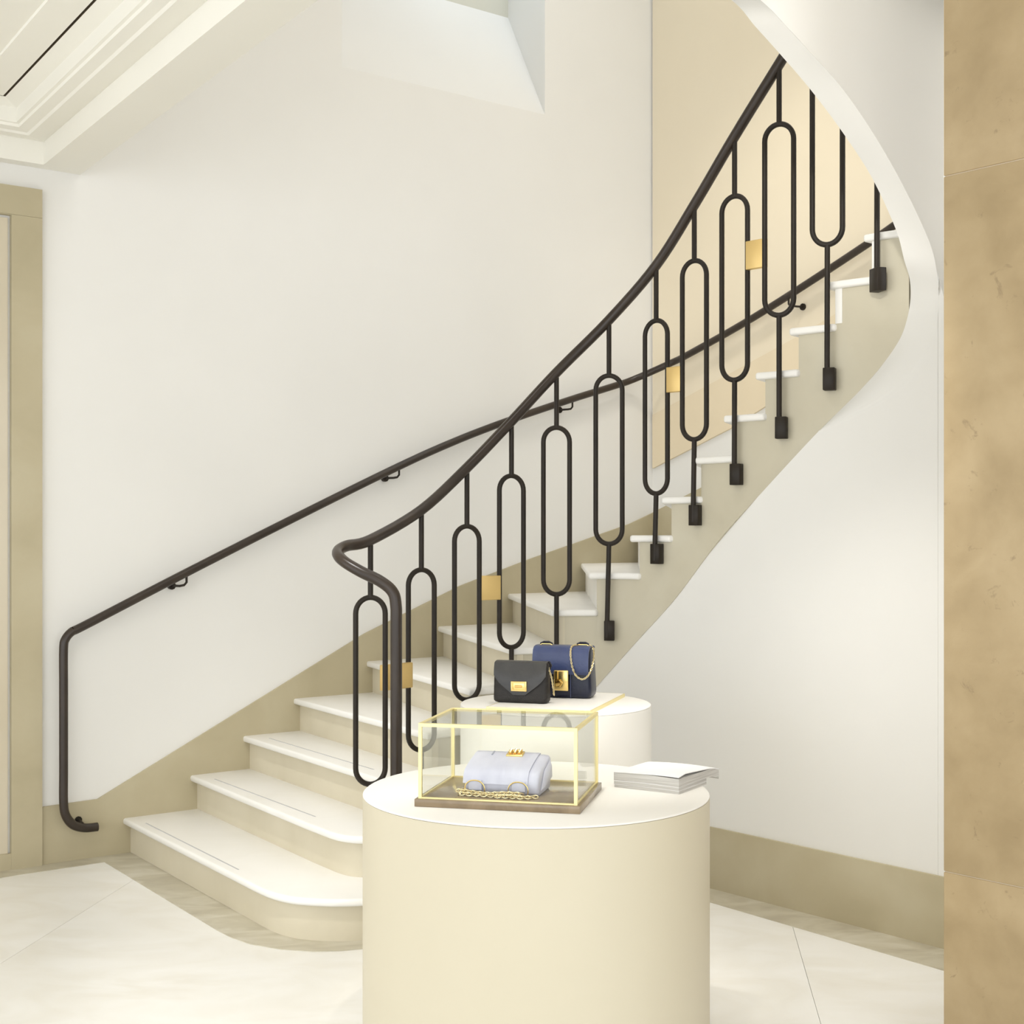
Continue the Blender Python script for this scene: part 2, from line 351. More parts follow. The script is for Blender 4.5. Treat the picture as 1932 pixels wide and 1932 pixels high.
bpoly(k_lo+[(4.5, k_lo[-1][1]+0.5), (4.5, k_hi[-1][1]+0.5)]+k_hi[::-1], 0.0, 0.014).build('shade_band', M['beige_dark'], bpy.data.objects['wall_back'])  # thin slab standing in for the shade below the warm light

# stone skirting that climbs with the stair
sk = [A_px(x, y, 0.015) for x, y in [(80, 1523), (185, 1508), (690, 1195), (870, 1105), (1000, 1055), (1100, 1020), (1190, 988)]]
sk = sk+[(TC-0.002, sk[-1][1]+(TC-sk[-1][0])*0.36)]
zc = sk[-1][1]
pts = [(sk[0][0], 0.0)]+sk+[(TC-0.002, 0.0)]
MB().slab([A(t, 0.0, z) for t, z in pts], [A(t, 0.015, z) for t, z in pts]).build('baseboard_left', M['stone'], None, 'structure')
pts = [(0.016, 0.0), (0.016, zc)]+[(u, zc+0.33*u) for u in (0.8, 1.6, 2.4, 3.2)]+[(3.2, 0.0)]
MB().slab([B(u, 0.0, z) for u, z in pts], [B(u, 0.015, z) for u, z in pts]).build('baseboard_back', M['stone'], None, 'structure')

# stone doorway at the far left
door = thing('door_1', '', ''); del door['label']; del door['category']; door['kind'] = 'structure'
ta = A_px(80, 0, 0.03)[0]; tb = A_px(22, 0, 0.03)[0]; zf = A_px(80, 358, 0.03)[1]; zp = A_px(20, 405, 0.03)[1]
zj = A_px(80, 412, 0.03)[1]
wbar(tb, ta, 0.0, zj-0.0005, 0.0, 0.03).build('door_jamb', M['stone'], door)
wbar(-2.2, ta, zj+0.0005, zf, 0.0, 0.03).build('door_lintel', M['stone'], door)
wbar(-2.2, tb-0.0, zp, zj, 0.0, 0.028).build('door_head', M['stone'], door)
wbar(-2.2, tb-0.012, 0.0, zp-0.012, 0.0, 0.012).build('door_panel', textured('pale_stone_panel', [(0.3, (0.60, 0.53, 0.40)), (0.7, (0.66, 0.59, 0.46))], 2.0, 6, 0.18, 0.0, 40, 0.5), door)
wbar(-2.2, tb, 0.0, 0.075, 0.012, 0.026).build('door_plinth', M['stone'], door)

# ------------------------------------------------------------------ wall under the stair, arch and bulkhead
BOT = [(700, 1530), (820, 1590), (900, 1505), (966, 1452), (1050, 1380), (1133, 1287), (1195, 1217), (1274, 1129), (1354, 1022), (1443, 923), (1544, 814), (1590, 769), (1625, 734), (1665, 688), (1697, 641), (1720, 590), (1745, 520)]
def bot_y(x): return interp(BOT[1:], x)
def bot_z(x):
    d = interp(STR, x); return max(0.0, EYE-(bot_y(x)-CY)/FPX*d)
C1 = [(1544, 814), (1590, 769), (1625, 734), (1665, 688), (1697, 641), (1711, 603), (1718, 562), (1716, 525), (1706, 491), (1690, 432), (1645, 335), (1590, 250), (1530, 170), (1470, 100), (1425, 50), (1380, 0)]
C2 = [(1544, 814), (1602, 788), (1652, 764), (1699, 732), (1736, 692), (1757, 648), (1768, 602), (1771, 560), (1767, 510), (1753, 455), (1705, 352), (1648, 252), (1588, 165), (1528, 98), (1482, 48), (1434, 0)]
c1, c2 = [], []
for i, ((xa, ya), (xb, yb)) in enumerate(zip(C1, C2)):
    da = interp(STR, xa); fa = F_d(xa, FT); w = min(1, max(0, (i-3)/5.0)); w = w*w*(3-2*w)
    c1.append(P(xa, ya, da*(1-w)+fa*w))
    db_ = W_d(xb) if i < 8 else F_d(xb); c2.append(P(xb, yb, db_))
def Fp(v, z, back=0.0):
    p = F0+DF*v-NF*back; return Vector((p.x, p.y, z))
def F_v(p): return (Vector((p.x, p.y))-F0).dot(DF)
v_end, z_end = F_v(c2[-1]), c2[-1].z
more = [(v_end+0.28, z_end+0.075), (v_end+0.6, z_end+0.125), (2.16, z_end+0.15)]
for v, z in more:
    c1.append(Fp(v, z, FT)); c2.append(Fp(v, z))
s1, s2 = spline(c1, 5), spline(c2, 5)
rows_ = [[] for _ in range(9)]
for i, (a, c) in enumerate(zip(s1, s2)):
    w = min(1.0, max(0.0, (i-20)/18.0)); w = w*w*(3-2*w)                # fillet at the foot, crisp edge along the arch
    ctl = Vector((c.x, c.y, c.z+(a.z-c.z)*0.9))*(1-w)+(a+c)/2*w if i < 40 else (a+c)/2
    for k in range(9):
        t = k/8.0; rows_[k].append(a*(1-t)**2+ctl*2*t*(1-t)+c*t*t)
arch = MB()
for k in range(8): arch.strip(rows_[k], rows_[k+1])
ao = arch.build('trim_3', M['plaster'], None, 'structure')
bm = bmesh.new(); bm.from_mesh(ao.data); bmesh.ops.remove_doubles(bm, verts=bm.verts, dist=1e-5); bm.to_mesh(ao.data); bm.free()
auto_smooth(ao, 80)
# wall under the stair, following the string and then running straight to the pillar
b = MB(); topl, botl = [], []
xs = [820+i*12.0 for i in range(61)]
def wbase(x):
    if x <= 1300: return S(x, 0, -0.004)
    w = min(1.0, (x-1300)/60.0); d = W_d(x)*w+(interp(STR, x)+0.004)*(1-w)
    return Vector(((x-CX)/FPX*d, d, 0))
for x in xs:
    if x > 1544: break
    p = wbase(x); y = bot_y(x); z = max(0.0, EYE-(y-CY)/FPX*p.y)
    botl.append(p); topl.append(Vector((p.x, p.y, z)))
n_low = 7*5
for p in s2[0:n_low+1]:
    botl.append(Vector((p.x, p.y, 0))); topl.append(p.copy())
b.strip(botl, topl)
pl = topl[-1]; far = W0+DW*3.2
b.add(*quad(Vector((pl.x, pl.y, 0)), Vector((far.x, far.y, 0)), Vector((far.x, far.y, ZT)), Vector((pl.x, pl.y, ZT))))
auto_smooth(b.build('wall_right', M['plaster'], None, 'structure'), 30)
# bulkhead: face above the arch
b = MB(); fr = [Fp(-0.01, s2[n_low].z-0.01)]+[Fp(max(0.0, F_v(p)), p.z) for p in s2[n_low:]]          # every point brought into the plane of the face
b.strip(fr, [Vector((p.x, p.y, ZT)) for p in fr])
bk = [p for p in s1[n_low:]]
b.strip(bk, [Vector((p.x, p.y, ZT)) for p in bk])
auto_smooth(b.build('wall_front', M['plaster'], None, 'structure'), 30)
# skirting of that wall
base = [wbase(x) for x in xs if x <= 1540]+[Vector((W0.x+DW.x*u, W0.y+DW.y*u, 0)) for u in (0.9, 1.6, 2.4, 3.2)]
base = [p for p in base if p.x > 0.35]
def off(path, d):
    out = []
    for i, p in enumerate(path):
        a = path[max(0, i-1)]; c = path[min(len(path)-1, i+1)]; t = (c-a).normalized(); out.append(p+Vector((t.y, -t.x, 0))*d)
    return out
o0 = off(base, 0.012); up = Vector((0, 0, 0.262))
sk_r = MB().strip(o0, [p+up for p in o0]).strip([p+up for p in o0], [p+up for p in base])
auto_smooth(sk_r.build('baseboard_right', M['stone'], None, 'structure'), 40)

# ------------------------------------------------------------------ ceiling, beam and mouldings
K0 = Vector((-2.11, 6.09)); BD = Vector((0.564, -0.826)); LD = -DA
prof = [(-0.0, 3.17), (0.0, 3.272), (0.09, 3.264), (0.10, 3.272), (0.147, 3.276), (0.150, 3.288), (0.163, 3.290), (0.163, 3.352), (0.224, 3.374), (0.226, 3.41), (0.234, 3.41), (0.236, 3.372), (0.36, 3.380), (0.362, 3.390), (0.50, 3.392)]
def K(o): return K0+(LD+BD)*o
L1, L2 = [], []
beam = [(K(o).x, K(o).y, z) for o, z in prof]
b = MB()
n = len(prof)
far_b = [Vector((K(o).x+BD.x*(9-o), K(o).y+BD.y*(9-o), z)) for o, z in prof]
cor = [Vector((K(o).x, K(o).y, z)) for o, z in prof]
far_w = [Vector((K(o).x+LD.x*4, K(o).y+LD.y*4, z)) for o, z in prof]
b.strip(cor, far_b); b.strip(cor, far_w)
mo = b.build('trim_4', M['ceiling'], None, 'structure')
mo.data.materials.append(M['gap'])
for p in mo.data.polygons:
    if min(mo.data.vertices[v].co.z for v in p.vertices) > 3.369 and max(mo.data.vertices[v].co.z for v in p.vertices) > 3.405: p.material_index = 1
# underside of the beam and of the wall-side cornice, beam side to the stairwell
e0 = Vector((-2.0, 6.26)); BL = 9.0
b = MB()
wl = A(-0.15, 0.0); 
b.add(*quad(Vector((K0.x, K0.y, 3.17)), Vector((K0.x+BD.x*BL, K0.y+BD.y*BL, 3.17)), Vector((e0.x+BD.x*BL, e0.y+BD.y*BL, 3.17)), Vector((e0.x, e0.y, 3.17)), Vector((wl.x, wl.y, 3.17)), Vector((A(-0.40).x, A(-0.40).y, 3.17))))
b.add(*quad(Vector((K0.x, K0.y, 3.17)), Vector((A(-0.40).x, A(-0.40).y, 3.17)), Vector((A(-4.4).x, A(-4.4).y, 3.17)), Vector((K0.x+LD.x*4, K0.y+LD.y*4, 3.17))))
b.add(*quad(Vector((e0.x, e0.y, 3.17)), Vector((e0.x+BD.x*BL, e0.y+BD.y*BL, 3.17)), Vector((e0.x+BD.x*BL, e0.y+BD.y*BL, ZT)), Vector((e0.x, e0.y, ZT))))
b.build('trim_5', M['ceiling'], None, 'structure')
q0 = K(0.50); b = MB()
ql = q0+LD*4; qb = q0+BD*8.0
b.add(*quad(Vector((q0.x, q0.y, 3.392)), Vector((qb.x, qb.y, 3.392)), Vector((qb.x-6, qb.y-4, 3.392)), Vector((ql.x-1, ql.y-6, 3.392)), Vector((ql.x, ql.y, 3.392))))
b.add(*quad(Fp(0, 3.45), Fp(2.16, 3.45), Vector((e0.x+BD.x*BL, e0.y+BD.y*BL, 3.45)), Vector((4.5, -1.2, 3.45)), Vector((4.2, 2.0, 3.45))))
b.add(*quad(A(-3.2, 0, ZT), A(TC, 0, ZT), B(4.6, 0, ZT), Vector((4.5, 3.5, ZT)), Fp(0, ZT), Fp(2.17, ZT)))
b.build('ceiling', M['ceiling'], None, 'structure')

# ------------------------------------------------------------------ staircase
stair = thing('staircase', 'curved cream marble staircase with grey limestone risers winding up along the wall', 'staircase', (0, 0, 0))
TT = 0.03; NOSE = 0.035
# curtail steps 1 and 2 : plan outline of the tread edge
w1 = WP(1); w2 = WP(2)
cur = {
 1: [w1, Vector((-0.99, 5.165, 0)), Vector((-0.93, 5.085, 0)), Vector((-0.87, 5.025, 0)), Vector((-0.80, 4.98, 0)), Vector((-0.71, 4.955, 0)), Vector((-0.62, 4.95, 0)), Vector((-0.53, 4.965, 0)), Vector((-0.44, 5.005, 0)), Vector((-0.36, 5.075, 0)), Vector((-0.31, 5.17, 0)), Vector((-0.30, 5.29, 0)), Vector((-0.33, 5.43, 0)), S(770, 0, -0.01)],
 2: [w2, Vector((-0.84, 5.49, 0)), Vector((-0.765, 5.385, 0)), Vector((-0.71, 5.31, 0)), Vector((-0.66, 5.262, 0)), Vector((-0.60, 5.235, 0)), Vector((-0.54, 5.235, 0)), Vector((-0.49, 5.265, 0)), Vector((-0.455, 5.32, 0)), Vector((-0.445, 5.40, 0)), S(742, 0, -0.01)]}
def smooth_path(p, keep=2):
    return [p[0]]+spline(p[1:], 4)
for n in (1, 2):
    edge = smooth_path(cur[n]); z = n*R
    nx_w = WP(n+1, 0.05); back = [S(RX[4] if n == 2 else 800, 0, -0.03), nx_w] if n == 2 else [S(820, 0, -0.03), WP(2, 0.05)]
    t = MB().prism(edge+back, z-TT, z).build('tread', M['tread'], stair); bevel(t, 0.011, 3, 50)
    rin = off(edge, -NOSE); rin[0] = WP(n, NOSE)
    rin2 = off(edge, -NOSE-0.03); rin2[0] = WP(n, NOSE+0.03)
    zr0, zr1 = (n-1)*R, z-TT
    r = MB(); Z = lambda L_, z_: [Vector((p.x, p.y, z_)) for p in L_]
    r.strip(Z(rin, zr0), Z(rin, zr1)).strip(Z(rin, zr1), Z(rin2, zr1)).strip(Z(rin2, zr0), Z(rin2, zr1))
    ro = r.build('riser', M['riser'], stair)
    bm = bmesh.new(); bm.from_mesh(ro.data); bmesh.ops.remove_doubles(bm, verts=bm.verts, dist=1e-5); bm.to_mesh(ro.data); bm.free()
    auto_smooth(ro, 50)
for n in range(3, 17):
    z = n*R
    rs = S(RX[n]); rw_ = WP(n, NOSE if n in WT else 0.03)
    dirn = (rw_-rs).normalized(); fwd = Vector((-dirn.y, dirn.x, 0))         # facing down the stair
    climb = S(RX[n]+20)-S(RX[n]-20)
    if fwd.dot(climb) > 0: fwd = -fwd
    # tread
    x0, x1 = RX[n], RX[n+1]
    side = [S(x0+(x1-x0)*k/4.0, 0, 0.016) for k in range(5)]
    front_s = S(x0, 0, 0.016)+fwd*NOSE; front_w = WP(n, 0.0)
    nxs = S(x1, 0, 0.016); nxw = WP(n+1, 0.06)
    poly = [front_w, front_s]+side[1:]+[S(x1+6, 0, -0.02), nxw]
    if n in WT and (n+1) in WU: poly.append(A(TC-0.005))
    t = MB().prism(poly, z-TT, z).build('tread', M['tread'], stair); bevel(t, 0.010, 3, 50)
    ri = [rs, rw_, rw_-fwd*0.03, rs-fwd*0.03]
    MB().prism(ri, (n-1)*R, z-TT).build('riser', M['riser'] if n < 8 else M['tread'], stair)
# string
b = MB(); xs_s = []
for n in range(3, 17):
    for k in range(6): xs_s.append((RX[n]+(RX[n+1]-RX[n])*k/6.0, n))
    xs_s.append((RX[n+1]-0.01, n))
xs_s = [(700+37*k/4.0, 2) for k in range(4)]+[(736.9, 2)]+xs_s
fo, bo, to, tb_ = [], [], [], []
for x, n in xs_s:
    zt = n*R-TT; zb_ = min(bot_z(x) if x > 830 else 0.0, zt-0.02)
    fo.append(S(x, zb_)); to.append(S(x, zt)); bo.append(S(x, zb_, -0.045)); tb_.append(S(x, zt, -0.045))
b.strip(fo, to); b.strip(to, tb_); b.strip(fo, bo); b.strip(bo, tb_)
stg = b.build('string', M['string'], stair)
bm = bmesh.new(); bm.from_mesh(stg.data); bmesh.ops.remove_doubles(bm, verts=bm.verts, dist=1e-5); bmesh.ops.recalc_face_normals(bm, faces=bm.faces); bm.to_mesh(stg.data); bm.free()
auto_smooth(stg, 35)
# anti-slip inlays in the lowest treads
for n, (xa, ya), (xb, yb) in ((1, (275, 1553), (450, 1641)), (2, (405, 1470), (595, 1541)), (3, (508, 1393), (705, 1452))):
    h = EYE-n*R; pa = P(xa, ya, h*FPX/(ya-CY)); pb = P(xb, yb, h*FPX/(yb-CY)); d = (pb-pa)
    MB().box((pa+pb)/2+Vector((0, 0, -0.003)), (d.length, 0.007, 0.008), d, Vector((-d.y, d.x, 0))).build('inlay', M['inlay'], stair)

# ------------------------------------------------------------------ balustrade
bal = thing('balustrade', 'curving dark bronze balustrade with elongated oval balusters on the open side of the staircase', 'railing')
#     x, rail y, oval top, oval bottom, plate y, turn
BAL = [(699, 1030, 1122, 1485, 1570, 4), (795, 973, 1070, 1420, 1515, 24), (881, 893, 988, 1325, 1430, 25), (965, 805, 893, 1226, 1335, 26), (1050, 713, 802, 1126, 1262, 8), (1149, 614, 704, 1031, 1190, -2), (1238, 511, 600, 936, 1045, -34), (1310, 397, 487, 834, 972, -30), (1386, 268, 365, 722, 895, -27), (1470, 132, 229, 600, 807, -14), (1561, -15, 80, 467, 715, -12), (1655, -170, -120, 285, 528, -62)]
PLX = {5: 1152, 6: 1243, 7: 1316, 8: 1395, 9: 1480, 10: 1570, 11: 1664}
rail_pts = []
def depth_bal(x): return interp(STR, x)-0.035
for i, (x, yr, yt, yb, yp, turn) in enumerate(BAL):
    d = depth_bal(x)
    zr = EYE-(yr-CY)/FPX*d; zt = EYE-(yt-CY)/FPX*d; zb_ = EYE-(yb-CY)/FPX*d; zp_ = EYE-(yp-CY)/FPX*d
    X = (x-CX)/FPX*d; ray = math.atan2(X, d)
    ang = math.radians(turn)-ray
    ux = Vector((math.cos(ang), math.sin(ang), 0)); base = Vector((X, d, 0)); br = 0.011; hw = 0.059
    rr = hw; zt2 = zt-br; zb2 = zb_+br; pts = []
    for k in range(17):
        a = PI*k/16; pts.append(base+ux*(hw*math.cos(a))+Vector((0, 0, zt2-rr*1.1+rr*1.1*math.sin(a))))
    for k in range(17):
        a = PI+PI*k/16; pts.append(base+ux*(hw*math.cos(a))+Vector((0, 0, zb2+rr*1.1+rr*1.1*math.sin(a))))
    m = MB().tube(pts, br, 8, closed=True)
    m.tube([base+Vector((0, 0, zt-br)), base+Vector((0, 0, zr+0.02))], br, 8)
    lean = 0.0
    if i in PLX: lean = (PLX[i]-10-x)/FPX*d*0.6
    m.tube([base+Vector((0, 0, zb_+br)), base+Vector((lean, 0, zp_-0.03))], br, 8)
    bo_ = m.build('baluster', M['bronze'], bal); auto_smooth(bo_, 50)
    # fixing plate against the string
    pc = base+ux*(0.012+lean)+Vector((0, 0.010, zp_))
    pw = 0.046 if i < 11 else 0.062
    pl_ = MB().box(pc, (pw, 0.040, 0.088), ux, Vector((-ux.y, ux.x, 0))).build('fixing_plate', M['bronze'], bo_); bevel(pl_, 0.002, 1)
    rail_pts.append(Vector((X, d, zr+0.024)))
# brass blocks tying the ovals in pairs
for (i, j, y, h) in ((0, 1, 1276, 48), (2, 3, 1109, 46), (6, 7, 716, 48), (8, 9, 480, 54)):
    xa, xb = BAL[i][0], BAL[j][0]; pa = Vector(((xa-CX)/FPX*depth_bal(xa), depth_bal(xa), 0)); pb = Vector(((xb-CX)/FPX*depth_bal(xb), depth_bal(xb), 0))
    d = (pa.y+pb.y)/2; dd = (pb-pa); L = dd.length
    c = (pa+pb)/2+Vector((0, 0, EYE-(y-CY)/FPX*d))
    o = MB().box(c, (max(0.05, L-0.122), 0.024, h/FPX*d), dd, Vector((-dd.y, dd.x, 0))).build('brass_block', M['brass'], bal); bevel(o, 0.003, 2)
# handrail : swings round at the foot and drops as the newel
nz = [Vector((-0.437, 5.10, 0.167)), Vector((-0.437, 5.10, 0.5)), Vector((-0.437, 5.10, 1.12)), Vector((-0.438, 5.10, 1.235)), Vector((-0.452, 5.103, 1.288)), Vector((-0.50, 5.115, 1.327)), Vector((-0.575, 5.14, 1.362)), Vector((-0.648, 5.19, 1.402)), Vector((-0.680, 5.27, 1.434)), Vector((-0.655, 5.345, 1.458))]
rail_pts = nz+rail_pts+[]
rp = spline(rail_pts, 6)
auto_smooth(MB().tube(rp, 0.0225, 14).build('handrail', M['rail'], bal), 60)

# ------------------------------------------------------------------ handrail on the stair wall
wr = thing('wall_handrail', 'slim dark bronze handrail fixed to the white stair wall on small brackets', 'handrail')
n_ = 0.075
def Ar(x, y): t, z = A_px(x, y, n_); return A(t, n_, z)
def Br(x, y): u, z = B_px(x, y, n_); return B(u, n_, z)
corner = A(TC-n_, n_)
path = [Ar(184, 1560), Ar(160, 1562), Ar(138, 1556), Ar(124, 1538), Ar(120, 1512), Ar(120, 1450), Ar(120, 1300), Ar(120, 1225), Ar(124, 1205), Ar(138, 1190), Ar(160, 1180), Ar(343, 1085), Ar(540, 985), Ar(740, 886), Ar(850, 836), Ar(950, 797), Ar(1070, 756), Ar(1150, 731), Ar(1195, 716)]
path += [Br(1268, 684), Br(1300, 668), Br(1400, 612), Br(1500, 550), Br(1640, 458), Br(1720, 402)]
auto_smooth(MB().tube(spline(path, 5), 0.0205, 10).build('handrail', M['rail'], wr), 60)
def bracket(p, nrm, dx):
    nrm = Vector((nrm.x, nrm.y, 0)); al = Vector((-nrm.y, nrm.x, 0))*dx
    m = MB().tube([p+Vector((0, 0, -0.018)), p+Vector((0, 0, -0.045)), p+Vector((0, 0, -0.058))+al*0.012, p+Vector((0, 0, -0.062))+al*0.035, p+Vector((0, 0, -0.062))+al*0.05-nrm*0.05], 0.006, 6)
    q = p+Vector((0, 0, -0.062))+al*0.05-nrm*(n_-0.014)
    m.tube([q-nrm*0.0135, q+nrm*0.008], 0.019, 10)
    auto_smooth(m.build('bracket', M['bronze'], wr), 50)
for x, y in ((352, 1081), (753, 880), (1080, 753)): bracket(Ar(x, y), NA, -1)
bracket(Br(1488, 558), NB, 1)
bracket(Br(1662, 442), NB, 1)
q = Ar(156, 1551); nn = Vector((NA.x, NA.y, 0)); m = MB().tube([q-nn*(n_-0.014)+Vector((0, 0, 0.0)), q+Vector((0, 0, -0.01))], 0.008, 8)
m.tube([q-nn*(n_-0.0005), q-nn*(n_-0.02)], 0.017, 10); m.build('bracket', M['bronze'], wr)

# ------------------------------------------------------------------ stone pillar at the right
pil = thing('stone_pillar', 'beige travertine pillar of tall blocks at the right edge in front of the stair', 'pillar')
pc0 = Vector(((1780-CX)/FPX*3.9, 3.9)); pd = Vector((0.65, -0.76)).normalized(); pn = Vector((-pd.y, pd.x)); 
z_cuts = [0.0, EYE-(1644-CY)/FPX*3.9, EYE-(333-CY)/FPX*3.9, 3.45]
pil_c = [pc0+(pd+pn)*0.004, pc0+pd*1.296+pn*0.004, pc0+pd*1.296+pn*0.446, pc0+pd*0.004+pn*0.446]
MB().prism([Vector((p.x, p.y, 0)) for p in pil_c], 0.001, 3.449).build('mortar_core', principled('pale_mortar', (0.70, 0.60, 0.45), 0.8), pil)
for za, zb_ in zip(z_cuts, z_cuts[1:]):
    poly = [pc0, pc0+pd*1.3, pc0+pd*1.3+pn*0.45, pc0+pn*0.45]
    o = MB().prism([Vector((p.x, p.y, 0)) for p in poly], za+0.0012, zb_-0.0012).build('stone_block', M['pillar'], pil); bevel(o, 0.003, 2)

# ------------------------------------------------------------------ display drums
def drum(name, label, c, r, h, side):
    t = thing(name, label, 'display stand', (c[0], c[1], 0), 0)
    MB().lathe([(r-0.02, 0), (r-0.02, 0.03), (r, 0.032), (r, h-0.0065), (r-0.003, h-0.006)], 128).build('drum_body', side, t)
    auto_smooth(t.children[0], 40)
    o = MB().lathe([(r-0.003, h-0.006), (r-0.0005, h-0.005), (r-0.0005, h-0.003), (r-0.004, h)], 128).build('drum_top', M['drumtop'], t); auto_smooth(o, 60)
    return t
ZD, ZU = 0.737, 0.880
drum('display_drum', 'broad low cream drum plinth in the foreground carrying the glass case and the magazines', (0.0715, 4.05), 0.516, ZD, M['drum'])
drum('display_drum', 'narrower taller cream drum plinth behind the glass case carrying two handbags', (0.161, 5.0), 0.352, ZU, M['drumwhite'])
# board under the two bags
RB = math.radians(-17.5)
ex, ey = Vector((math.cos(RB), math.sin(RB), 0)), Vector((-math.sin(RB), math.cos(RB), 0))
bc = Vector((0.271, 4.672, 0))-ex*0.19+ey*0.27
bd = thing('display_board', 'thin white display board with brass edge under the black and blue handbags', 'tray', (bc.x, bc.y, ZU), RB)
MB().box((0, 0, 0.0065), (0.372, 0.532, 0.013)).build('board', M['drumtop'], bd)
m = MB()
for sx, sy, lx, ly in ((0, -0.268, 0.38, 0.004), (0, 0.268, 0.38, 0.004), (-0.188, 0, 0.004, 0.532), (0.188, 0, 0.004, 0.532)): m.box((sx, sy, 0.0065), (lx, ly, 0.0128))
m.build('brass_edge', M['brassframe'], bd)
ZB = ZU+0.013

def chain_mesh(path, r=0.0042, wire=0.0011, step=0.0072):
    """gold chain : oval links turned in alternation along a path"""
    path = [Vector(p) for p in path]; m = MB(); acc = 0; k = 0
    L = [0]
    for a, b_ in zip(path, path[1:]): L.append(L[-1]+(b_-a).length)
    s = 0
    while s < L[-1]:
        i = max(j for j in range(len(L)) if L[j] <= s+1e-9); i = min(i, len(path)-2)
        f_ = (s-L[i])/max(1e-9, L[i+1]-L[i]); p = path[i].lerp(path[i+1], f_); t = (path[i+1]-path[i]).normalized()
        up = Vector((0, 0, 1)) if abs(t.z) < 0.9 else Vector((0, 1, 0)); a1 = (up-t*up.dot(t)).normalized(); a2 = t.cross(a1)
        w = (a1+a2).normalized() if k % 2 else (a1-a2).normalized()
        m.tube([p+t*(r*1.35*math.cos(2*PI*q/8))+w*(r*0.8*math.sin(2*PI*q/8)) for q in range(8)], wire, 5, closed=True)
        s += step; k += 1
    return m
def loft_box(W, H, D, rb=0.02, top_d=0.6, bulge=0.0, n=8, side_taper=0.0):
    """soft bag body : cross-sections stacked in z; rounded corners; base at z=0, front towards -y"""
    m = MB(); rings = []; lv = [0.0, 0.02, 0.06, 0.14, 0.3, 0.5, 0.7, 0.86, 0.95, 0.985, 1.0]
    for f_ in lv:
        z = H*f_
        inset = 0
        if z < rb: inset = rb-math.sqrt(max(0, rb*rb-(rb-z)**2))
        if H-z < rb*0.5: inset = max(inset, rb*0.5-math.sqrt(max(0, (rb*0.5)**2-(rb*0.5-(H-z))**2)))
        d = D*(1+(top_d-1)*f_)/1.0+bulge*math.sin(PI*min(1, f_*1.1)); w = W*(1-side_taper*f_)
        hw, hd = w/2-inset, max(0.004, d/2-inset*0.6); rc = min(hd*0.6, 0.018); ring = []
        for cx_, cy_, a0_ in ((hw-rc, hd-rc, 0), (-hw+rc, hd-rc, PI/2), (-hw+rc, -hd+rc, PI), (hw-rc, -hd+rc, 1.5*PI)):
            for q in range(5):
                a = a0_+PI/2*q/4; ring.append(Vector((cx_+rc*math.cos(a), cy_+rc*math.sin(a), z)))
        rings.append(ring)
    k = len(rings[0]); vs = [v for r_ in rings for v in r_]; fs = []
    for i in range(len(rings)-1):
        for j in range(k): fs.append((i*k+j, i*k+(j+1) % k, (i+1)*k+(j+1) % k, (i+1)*k+j))
    fs.append(tuple(range(k-1, -1, -1))); fs.append(tuple((len(rings)-1)*k+j for j in range(k)))
    m.add(vs, fs); return m

# black clutch with an envelope flap
bx = Vector(((985-CX)/FPX*4.90, 4.915, 0))
bb = thing('handbag', 'small black grained leather clutch with pointed envelope flap and gold clasp on the rear drum', 'handbag', (bx.x, bx.y, ZB), RB, 'handbags on display')
BW, BH, BDp = 0.205, 0.146, 0.070
auto_smooth(loft_box(BW, BH, BDp, 0.014, 0.45, 0.004).build('bag_body', M['black'], bb), 60)
def yf(z): return -(BDp*(1-0.55*z/BH)/2)-0.004*math.sin(PI*min(1, z/BH*1.1))
# flap : grid, each column reaching down to the envelope outline
def flap_low(x):
    a = min(1.0, abs(x)/(BW/2-0.005))
    if a < 0.25: return 0.030+0.001*(a/0.25)**2
    k = (a-0.25)/0.75
    return 0.031+0.054*k**0.95+0.014*k**6
cols = 33; rows = 14; m = MB(); V = []; 
for side in (0, 1):
    for i in range(cols):
        x = -BW/2+0.004+(BW-0.008)*i/(cols-1); zl = flap_low(x)
        for j in range(rows):
            f_ = j/(rows-1)
            if f_ < 0.22:
                g = f_/0.22; y0 = 0.012; y = y0+(yf(BH)-0.004-y0)*g; z = BH+0.005-0.006*g*g
            else:
                g = (f_-0.22)/0.78; z = BH-0.001+(zl-BH+0.001)*g; y = yf(z)-0.005-0.003*math.sin(PI*g)
            V.append((x, y+(0.0035 if side else 0), z-(0.003 if side and f_ < 0.22 else 0)))
F = []
N = cols*rows
for i in range(cols-1):
    for j in range(rows-1):
        a = i*rows+j; F.append((a, a+1, a+rows+1, a+rows)); F.append((N+a, N+a+rows, N+a+rows+1, N+a+1))
for j in range(rows-1):
    F.append((j, N+j, N+j+1, j+1)); a = (cols-1)*rows+j; F.append((a, a+1, N+a+1, N+a))
for i in range(cols-1):
    a = i*rows+rows-1; F.append((a, N+a, N+a+rows, a+rows)); a = i*rows; F.append((a, a+rows, N+a+rows, N+a))
fl = mesh('flap', V, F, textured('black_smooth_leather', [(0.3, (0.016, 0.015, 0.014)), (0.7, (0.026, 0.024, 0.022))], 30, 5, 0.30, 0.2, 200, 0.6), bb); auto_smooth(fl, 50)
zc_ = 0.062; m = MB()
yc = yf(zc_)-0.010
cl = m.box((0, yc, zc_), (0.060, 0.006, 0.036)).build('clasp', M['gold'], bb); bevel(cl, 0.002, 2)
m = MB()
for sx, sz, lx, lz in ((0, 0.014, 0.052, 0.004), (0, -0.014, 0.052, 0.004), (-0.024, 0, 0.004, 0.024), (0.024, 0, 0.004, 0.024)): m.box((sx, yc-0.004, zc_+sz), (lx, 0.003, lz))
m.tube([(-0.013, yc-0.006, zc_), (0.013, yc-0.006, zc_)], 0.004, 8)
m.build('clasp_lock', principled('copper_gold', (0.80, 0.50, 0.20), 0.3, 1.0), cl)
